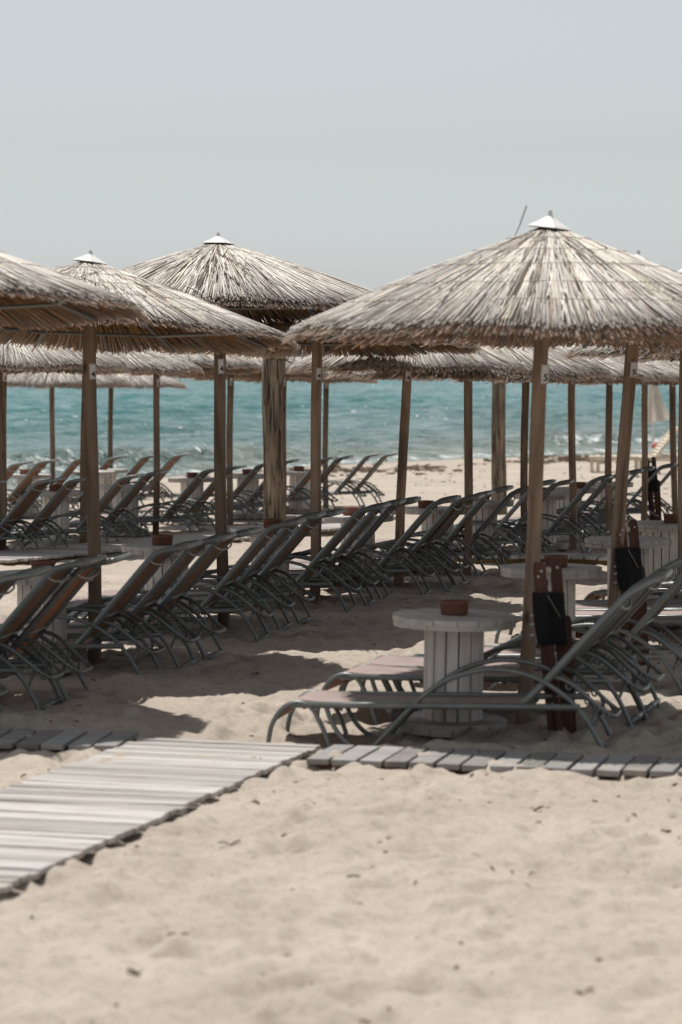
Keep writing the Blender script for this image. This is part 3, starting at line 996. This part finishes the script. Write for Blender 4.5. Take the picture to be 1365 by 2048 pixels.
LOUNGERS = [
 (1207, 1505, -10, True, 'nearest grey sunlounger, full length in view in front of the whitewashed spool table'),
 (1261, 1458, -14, True, 'grey sunlounger with lit pink seat just behind the front spool table'),
 (1290, 1437, -14, True, 'grey sunlounger second behind the front spool table, seat lit pink'),
 (-35, 1460, -3, False, 'grey sunlounger cut by the left border, headrest beside the nearest terracotta pot'),
 (79, 1423, -3, False, 'left one of two sunloungers crossing the first post signed 4, brown back'),
 (139, 1405, -3, False, 'right one of two sunloungers crossing the first post signed 4, brown back'),
 (286, 1362, -3, False, 'left one of three sunloungers between the first and second posts signed 4'),
 (361, 1342, -3, False, 'middle one of three sunloungers between the first and second posts signed 4'),
 (413, 1322, -3, False, 'right one of three sunloungers between the first and second posts signed 4'),
 (517, 1282, -4, False, 'left one of three sunloungers in front of the knotty log post'),
 (562, 1262, -4, False, 'middle one of three sunloungers in front of the knotty log post'),
 (600, 1248, -4, False, 'right one of three sunloungers in front of the knotty log post'),
 (696, 1227, -4, False, 'left one of three sunloungers between the third and fourth posts signed 4'),
 (734, 1214, -4, False, 'middle one of three sunloungers between the third and fourth posts signed 4'),
 (765, 1205, -4, False, 'right one of three sunloungers between the third and fourth posts signed 4'),
 (848, 1192, -4, False, 'left one of three sunloungers crossing the fifth post signed 4'),
 (894, 1182, -4, False, 'middle one of three sunloungers crossing the fifth post signed 4'),
 (915, 1176, -4, False, 'right one of three sunloungers crossing the fifth post signed 4'),
 (959, 1156, -4, False, 'left one of two sunloungers in front of the straight pale log post'),
 (1008, 1150, -4, False, 'right one of two sunloungers in front of the straight pale log post'),
 (1052, 1130, -4, False, 'left one of two sunloungers behind the nearest leaning post signed 5'),
 (1089, 1124, -4, False, 'right one of two sunloungers behind the nearest leaning post signed 5'),
 (1170, 1107, -4, False, 'left one of two sunloungers crossing the seventh post signed 4'),
 (1202, 1098, -4, False, 'right one of two sunloungers crossing the seventh post signed 4'),
 (1238, 1082, -4, False, 'left one of two sunloungers just left of the far folded stand'),
 (1262, 1072, -4, False, 'right one of two sunloungers just left of the far folded stand'),
 (1308, 1059, -4, False, 'left one of two sunloungers in front of the slatted sunbed backrest'),
 (1341, 1048, -4, False, 'right one of two sunloungers in front of the slatted sunbed backrest'),
 (-62, 1126, -2, False, 'sunlounger at the left border in the row signed 3, only its headrest tip showing'),
 (57, 1119, -2, False, 'left one of two sunloungers beside the first post signed 3'),
 (121, 1114, -2, False, 'right one of two sunloungers beside the first post signed 3, orange back'),
 (226, 1103, -2, False, 'left one of two sunloungers right of the first post signed 4, by the pale walkway'),
 (275, 1090, -2, False, 'right one of two sunloungers right of the first post signed 4, by the pale walkway'),
 (390, 1076, -2, False, 'left one of two sunloungers left of the second post signed 4'),
 (436, 1067, -2, False, 'right one of two sunloungers left of the second post signed 4'),
 (502, 1050, -2, False, 'left one of two sunloungers behind the knotty log post'),
 (548, 1042, -2, False, 'right one of two sunloungers behind the knotty log post'),
 (628, 1030, -2, False, 'left one of two far sunloungers crossing the third post signed 4'),
 (662, 1026, -2, False, 'right one of two far sunloungers crossing the third post signed 4'),
 (722, 1014, -2, False, 'left one of two far sunloungers alone on the open sand'),
 (759, 1013, -2, False, 'right one of two far sunloungers alone on the open sand'),
 (10, 1048, -2, False, 'sunlounger by the surf at the left border, only its head end showing'),
 (64, 1040, -2, False, 'sunlounger by the surf left of the leftmost slim post, full dark back showing'),
 (139, 1030, -2, False, 'sunlounger by the surf partly hidden by the left side of the first post signed 4'),
 (207, 1024, -2, False, 'sunlounger by the surf just right of the first post signed 4'),
 (275, 1020, -2, False, 'left one of two sunloungers by the surf at the third post signed 3'),
 (335, 1019, -2, False, 'right one of two sunloungers by the surf at the third post signed 3'),
]
for px, py, rot, st, lab in LOUNGERS:
    place_lounger(at(px, py), (rot if st else -9.5) + rs.uniform(-1.2 if st else -2.5, 1.2 if st else 2.5), lab, st, -.6 if st else -1.7).location.z += (.032 if rot == -14 else 0)
for x, d, lab in ((1.76, 15.1, 'sunlounger on the right third behind the front spool table, pink seat, head out of view'),
                  (2.39, 17.35, 'sunlounger first behind the spool table of the nearest leaning post, head cut off'),
                  (2.50, 17.80, 'sunlounger second behind the spool table of the nearest leaning post, head cut off'),
                  (2.62, 18.22, 'sunlounger third behind the spool table of the nearest leaning post, head cut off'),
                  (3.06, 19.35, 'sunlounger first behind the spool table of the second leaning post, head cut off'),
                  (3.17, 19.75, 'sunlounger second behind the spool table of the second leaning post, head cut off')):
    place_lounger(Vector((x, d - .2, gz(x, d))), -15, lab)

# ------------------------------------------------------------------ spool tables and terracotta pots
def clip_strip(r, xa, xb, n=14):
    """piece of a disc between two parallel lines"""
    pts = []
    for k in range(n + 1):
        x = xa + (xb - xa) * k / n
        pts.append((x, -math.sqrt(max(0, r * r - x * x))))
    for k in range(n, -1, -1):
        x = xa + (xb - xa) * k / n
        pts.append((x, math.sqrt(max(0, r * r - x * x))))
    return pts

def disc(b, r, z0, z1, boards, ang, seed):
    rs = random.Random(seed)
    edges = np.linspace(-r, r, boards + 1)
    R = Matrix.Rotation(ang, 3, 'Z')
    for k in range(boards):
        xa, xb = edges[k] + .0025, edges[k + 1] - .0025
        xa = max(xa, -r + .002); xb = min(xb, r - .002)
        poly = [(R @ Vector((x, y, 0))).xy for x, y in clip_strip(r, xa, xb)]
        dz = rs.uniform(-.0015, .0015)
        q = MB(); q.prism(poly, z0 + dz, z1 + dz)
        b.add(q.v, q.f)

def table_proto(seed):
    root = empty('spool_table', (0, 0, 0))
    b = MB()
    disc(b, .2875, .498, .522, 6, .35, seed); disc(b, .284, .474, .497, 6, .35 + math.pi / 2, seed + 1)
    b.build('tabletop', M['top_wood'], root)
    b = MB()
    rs = random.Random(seed)
    n = 14
    for k in range(n):
        a = 2 * math.pi * (k + .3) / n
        wd = 2 * math.pi * .128 / n - .006
        b.box((.128 * math.cos(a), .128 * math.sin(a), .2575), (.016, wd, .431), Matrix.Rotation(a + rs.uniform(-.03, .03), 3, 'Z'), .002)
    b.build('drum', M['white_wood'], root)
    b = MB()
    disc(b, .25, .016, .042, 5, .9, seed + 2); disc(b, .245, -.012, .0155, 5, .9 + math.pi / 2, seed + 3)
    b.build('base_disc', M['top_wood'], root)
    return root

def pot_mesh():
    b = MB()
    b.lathe([(.001, .004), (.056, .004), (.059, .0), (.063, .006), (.067, .05), (.0695, .052), (.0695, .064), (.063, .0645), (.060, .052), (.056, .014), (.001, .012)], 28)
    return b.mesh('terracotta_pot', M['terracotta'], True)
POT = pot_mesh()
TABLES = [   # x, d or None with pixel base; pot offset
 (905, 1463, 'front', 'nearest whitewashed cable spool table behind the full length sunlounger', .01),
 (1102, 1325, 's', 'spool table behind the nearest leaning post signed 5', .03),
 (1257, 1241, 's', 'spool table behind the second leaning post, above the front headrest', None),
 (1322, 1190, 's', 'spool table at the right border behind the second leaning post', .085),
 (86, 1341, 's', 'spool table at the left border with the nearest left pot, behind brown backs', .005),
 (333, 1262, 's', 'spool table between the first and second posts signed 4', -.025),
 (540, 1207, 's', 'spool table in front of the base of the knotty log post', .02),
 (717, 1166, 's', 'spool table between the third and fourth posts signed 4', -.06),
 (875, 1143, 's', 'spool table just left of the fifth post signed 4', -.10),
 (966, 1122, 's', 'spool table in front of the pale log post', 0),
 (1085, 1098, 's', 'spool table right of the nearest leaning post signed 5, row signed 4', -.03),
 (1138, 1080, 's', 'spool table at the seventh post signed 4', .11),
 (1216, 1062, 's', 'spool table at the eighth post signed 4', -.02),
 (112, 1089, 's', 'spool table between two sunloungers left of the first post signed 4', 0),
 (252, 1071, 's', 'spool table behind two sunloungers right of the first post signed 4', None),
 (385, 1047, 's', 'far spool table just left of the second post signed 4', 0),
 (496, 1036, 's', 'far spool table left of the knotty log post', 0),
 (600, 1026, 's', 'far spool table right of the knotty log post', -.01),
 (56, 1036, 's', 'spool table by the surf near the left border', -.03),
 (187, 1026, 's', 'spool table by the surf behind the first post signed 4', None),
 (214, 1020, 's', 'spool table by the surf at the slim post right of the first signed 4', None),
]
tp = [table_proto(1)]
usedt = False
for i, (px, py, kind, lab, po) in enumerate(TABLES):
    p = at(px, py)
    t = tp[0] if i == 0 else copy_tree(tp[0])
    p = p + Vector((0, 0, .02))
    t.location = p
    t.rotation_euler = (math.radians(1.0 if i == 0 else rs.uniform(-.8, .8)), math.radians(1.2 if i == 0 else rs.uniform(-.8, .8)), 0 if i == 0 else rs.uniform(0, 6.28))
    props(t, lab, 'side table', 'cable spool tables between the sunloungers')
    if po is not None:
        o = link('terracotta_pot', POT)
        o.location = (p.x + po, p.y - .02 + rs.uniform(-.03, .03), p.z + .522)
        o.rotation_euler = (0, 0, rs.uniform(0, 6))
        props(o, 'terracotta pot on the ' + lab.replace('whitewashed cable ', '').replace(' with the nearest left pot', '').replace(' signed 5', '').replace(', row signed 4', '').replace(' third post signed 3 and second post', ' third post signed 3 and the second'), 'ashtray pot', 'terracotta pots on the spool tables')

# ------------------------------------------------------------------ folded brown stands
def stand():
    root = empty('folded_stand', (0, 0, 0))
    def plank(x0, y0, x1, y1, w, th, h, z0=-.04):
        b = MB()
        a = Vector((x0, y0, z0)); e = Vector((x1, y1, h))
        n = 10
        for pts in [0]:
            vs, fs = [], []
            prof = [(0, 1.0), (.90, 1.0), (.965, 1.0), (.985, .9), (1.0, .62)]
            for t, k in prof:
                c = a.lerp(e, t)
                for sx, sy in ((-1, -1), (1, -1), (1, 1), (-1, 1)):
                    vs.append((c.x + sx * w / 2 * k, c.y + sy * th / 2, c.z))
            for i in range(len(prof) - 1):
                for k in range(4):
                    fs.append((i * 4 + k, i * 4 + (k + 1) % 4, i * 4 + 4 + (k + 1) % 4, i * 4 + 4 + k))
            fs.append((3, 2, 1, 0)); fs.append(tuple(len(vs) - 4 + k for k in range(4)))
            b.add(vs, fs)
        return b
    plank(.02, 0, -.055, .03, .058, .024, .80).build('leg', M['brown_wood'], root)
    plank(.085, .045, .022, .055, .052, .024, .815).build('leg', M['brown_wood'], root)
    plank(.045, -.03, -.03, .0, .030, .018, .66).build('leg', M['brown_wood'], root)
    plank(.10, .075, .075, .09, .045, .022, .55).build('leg', M['brown_wood'], root)
    b = MB(); b.tube([(-.026, .044, .762), (-.002, .05, .762)], .017, 8)
    b.build('spacer', M['pale_wood'], root)
    b = MB()
    ring = lambda z, x0, x1, y0, y1: [(x0, y0 + .008, z), (x0 + .012, y0 - .004, z), ((x0 + x1) / 2 - .01, y0 - .010, z), ((x0 + x1) / 2 + .012, y0 + .004, z), (x1 - .008, y0 + .012, z), (x1, y0 + .03, z), (x1 - .004, y1, z), (x0 + .01, y1, z)]
    R_ = [ring(.66, -.088, .062, -.014, .105), ring(.60, -.087, .064, -.016, .105), ring(.52, -.078, .073, -.018, .105), ring(.44, -.066, .081, -.018, .108), ring(.425, -.060, .080, -.014, .106)]
    vs = [v for r in R_ for v in r]; fs = []
    for i in range(len(R_) - 1):
        for k in range(8):
            fs.append((i * 8 + k, i * 8 + (k + 1) % 8, (i + 1) * 8 + (k + 1) % 8, (i + 1) * 8 + k))
    fs.append(tuple(range(8))); fs.append(tuple(len(vs) - 1 - k for k in range(8)))
    b.add(vs, fs)
    b.build('fabric_band', M['black_fabric'], root)
    b = MB()
    for z in (.47, .52, .56): b.tube([(-.078, .0, z), (-.096, .0, z - .004)], .006, 6)
    b.build('buckle', M['galv'], root)
    b = MB()
    b.tube([(-.02, -.022, .655), (.012, -.016, .60), (.045, -.004, .545)], .0035, 5)
    b.build('seam', M['steel'], root)
    b = MB()
    for x, y, z in ((-.045, .016, .76), (-.058, .016, .735), (.03, .041, .775), (.004, -.006, .16)):
        b.tube([(x, y, z), (x, y - .006, z)], .006, 8)
    b.build('bolt', M['galv'], root)
    return root
sp = stand()
for i, (px, py, lab) in enumerate(((1103, 1476, 'folded brown wooden stand with black fabric band leaning by the nearest leaning post'),
                                   (1262, 1332, 'folded brown wooden stand with black band beside the second leaning post signed 5'),
                                   (1304, 1058, 'small far folded brown stand with black band beside the ninth post signed 4'))):
    o = sp if i == 0 else copy_tree(sp)
    o.location = at(px, py)
    o.rotation_euler = (0, 0, [0, .1, -.05][i])
    props(o, lab, 'folding stand', 'folded wooden stands beside the posts')

# ------------------------------------------------------------------ log posts
def log_post(px, py, r, h, seed, lean, label, bracket):
    p = at(px, py)
    root = empty('log_post', p)
    props(root, label, 'log post')
    rs = random.Random(seed)
    n, m_ = 36, 40
    vs, fs = [], []
    A = [rs.uniform(0, 6.28) for _ in range(6)]
    for i in range(m_ + 1):
        t = i / m_; z = -.4 + (h + .4) * t
        ox = lean[0] * t + .016 * math.sin(t * 4.2 + A[0]) - (.045 * math.exp(-((t - .80) / .10) ** 2) if bracket else 0) * .3
        rr = r * (1.04 - .10 * t + (.13 / (1 + math.exp(-(t - .845) / .018)) if bracket else 0))
        for k in range(n):
            a = 2 * math.pi * k / n
            q = 1 + .05 * math.sin(2 * a + A[1] + t * 1.5) + .03 * math.sin(5 * a + A[2] + t * 3) + .025 * math.sin(9 * a + A[3]) * math.sin(t * 14 + A[4]) + .05 * float(vnoise(np.array(a * 3.2), np.array(t * 9.0), seed))
            vs.append((ox + rr * q * math.cos(a), rr * q * math.sin(a) + .01 * math.sin(t * 3 + A[5]), z))
    for i in range(m_):
        for k in range(n):
            fs.append((i * n + k, i * n + (k + 1) % n, (i + 1) * n + (k + 1) % n, (i + 1) * n + k))
    fs.append(tuple(m_ * n + k for k in range(n)))
    b = MB(); b.add(vs, fs)
    b.build('trunk', M['log'], root, True)
    if bracket:
        b = MB()
        zz = 1.875
        b.box((.03, r + .03, zz), (.60, .035, .045)); b.box((.315, r - .0, zz + .01), (.05, .03, .075))
        b.build('bracket', M['galv'], root)
        b = MB()
        b.tube([((r * 1.2) * math.cos(a) + lean[0] * .9, (r * 1.2) * math.sin(a), 1.83 + .006 * math.sin(a * 2)) for a in np.linspace(0, 2 * math.pi, 24)[:-1]], .004, 5, closed=True)
        b.tube([(.10, -.06, 1.83), (.17, -.04, 1.80), (.20, 0, 1.86), (.17, .03, 1.93)], .0035, 5, smooth=4)
        b.build('wire', M['plastic'], root)
    return root
log_post(547, 1122, .093, 2.02, 4, (.03, 0), 'thick knotty grey log post with metal bracket, left of centre', True)
log_post(1001, 1027, .092, 2.3, 9, (-.02, 0), 'straight thick pale log post standing on the open sand', False)

# ------------------------------------------------------------------ far sunbeds and closed parasols
def far_point(px, py):
    return at(px, py)
p = far_point(1232, 944)
root = empty('slatted_sunbed', p, math.radians(-4))
props(root, 'low flat pale wooden sunbed on short legs near the water', 'sunbed', 'pale wooden sunbeds near the water')
b = MB()
for k in range(9): b.box((-.46 + k * .115, 0, .30), (.10, .62, .022), None, .003)
b.build('slats', M['pale_wood'], root)
b = MB(); b.box((0, -.30, .265), (1.04, .03, .05)); b.box((0, .30, .265), (1.04, .03, .05))
b.build('frame', M['pale_wood'], root)
for x in (-.46, -.34, .40):
    for y in (-.27, .27):
        b = MB(); b.box((x, y, .10), (.055, .05, .275)); b.build('leg', M['pale_wood'], root)
p = far_point(1372, 948)
root = empty('slatted_sunbed', p, math.radians(3))
props(root, 'pale wooden sunbed with steeply raised slatted backrest near the right border', 'sunbed', 'pale wooden sunbeds near the water')
b = MB()
for k in range(14): b.box((-.85 + k * .115, 0, .32), (.10, .68, .022), None, .003)
b.build('slats', M['pale_wood'], root)
b = MB(); b.box((-.1, -.33, .285), (1.7, .03, .06)); b.box((-.1, .33, .285), (1.7, .03, .06))
b.build('frame', M['pale_wood'], root)
for x in (-.80, .60):
    for y in (-.29, .29):
        b = MB(); b.box((x, y, .11), (.06, .05, .29)); b.build('leg', M['pale_wood'], root)
b = MB()
bl = Vector((-.62, 0, .34)); bt = Vector((-.20, 0, .86))
for y in (-.34, .34):
    b.tube([(bl.x, y, bl.z), (bt.x, y, bt.z)], .028, 6)
b.tube([(bt.x, -.34, bt.z), (bt.x + .02, .34, bt.z + .02)], .028, 6)
for k in range(9):
    c = bl.lerp(bt, (k + .5) / 9)
    b.box(c, (.05, .66, .012), Matrix.Rotation(-math.atan2(bt.z - bl.z, bt.x - bl.x), 3, 'Y'))
b.box(((-.2 + .25) / 2, -.34, .60), (.70, .02, .02), Matrix.Rotation(math.radians(48), 3, 'Y'))
b.build('backrest', M['pale_wood'], root)
tw = empty('rolled_towel', far_point(1313, 935) + Vector((0, .25, .40)))
props(tw, 'small red and pale pink rolled towel beside the raised sunbed backrest', 'towel')
b = MB(); b.tube([(-.03, 0, -.02), (-.005, 0, .03), (.01, 0, .06)], [.045, .062, .05], 10, smooth=3); b.build('towel_roll', M['towel'], tw, True)
b = MB(); b.tube([(.0, .02, .055), (.03, .02, .085), (.06, .02, .10)], [.05, .06, .03], 10, smooth=3); b.build('towel_fold', M['towel_pale'], tw, True)

def parasol(px, py, label, h=2.0):
    p = far_point(px, py)
    root = empty('closed_parasol', p)
    props(root, label, 'parasol', 'closed pale parasols near the water')
    b = MB(); b.tube([(0, 0, -.3), (0, 0, h)], .022, 8); b.build('pole', M['card'], root, True)
    b = MB()
    n, m_ = 40, 12
    vs, fs = [], []
    for i in range(m_ + 1):
        t = i / m_; z = h - .02 - 1.05 * t
        rr = .05 + .10 * t + .09 * t ** 3
        for k in range(n):
            a = 2 * math.pi * k / n
            q = 1 + .28 * math.sin(6 * a + .8 * t) * (.4 + .6 * t)
            vs.append((rr * q * math.cos(a) + .10 * t * t, rr * q * math.sin(a), z + (.05 * math.cos(a) + .025 * math.sin(6 * a)) * t ** 3))
    for i in range(m_):
        for k in range(n):
            fs.append((i * n + k, i * n + (k + 1) % n, (i + 1) * n + (k + 1) % n, (i + 1) * n + k))
    fs.append(tuple(range(n))[::-1])
    b.add(vs, fs); b.build('canopy', M['parasol'], root, True)
    b = MB(); b.tube([(.115 * math.cos(a) + .02, .115 * math.sin(a), h - .56) for a in np.linspace(0, 6.283, 20)[:-1]], .012, 6, closed=True); b.build('tie_band', M['parasol'], root, True)
    b = MB(); b.tube([(0, 0, h), (0, 0, h + .06)], .03, 8); b.build('finial', M['card'], root)
parasol(1307, 932, 'closed pale cloth parasol on a slim white pole right of the ninth post signed 4')
parasol(1377, 936, 'closed pale cloth parasol cut by the right border of the photo')
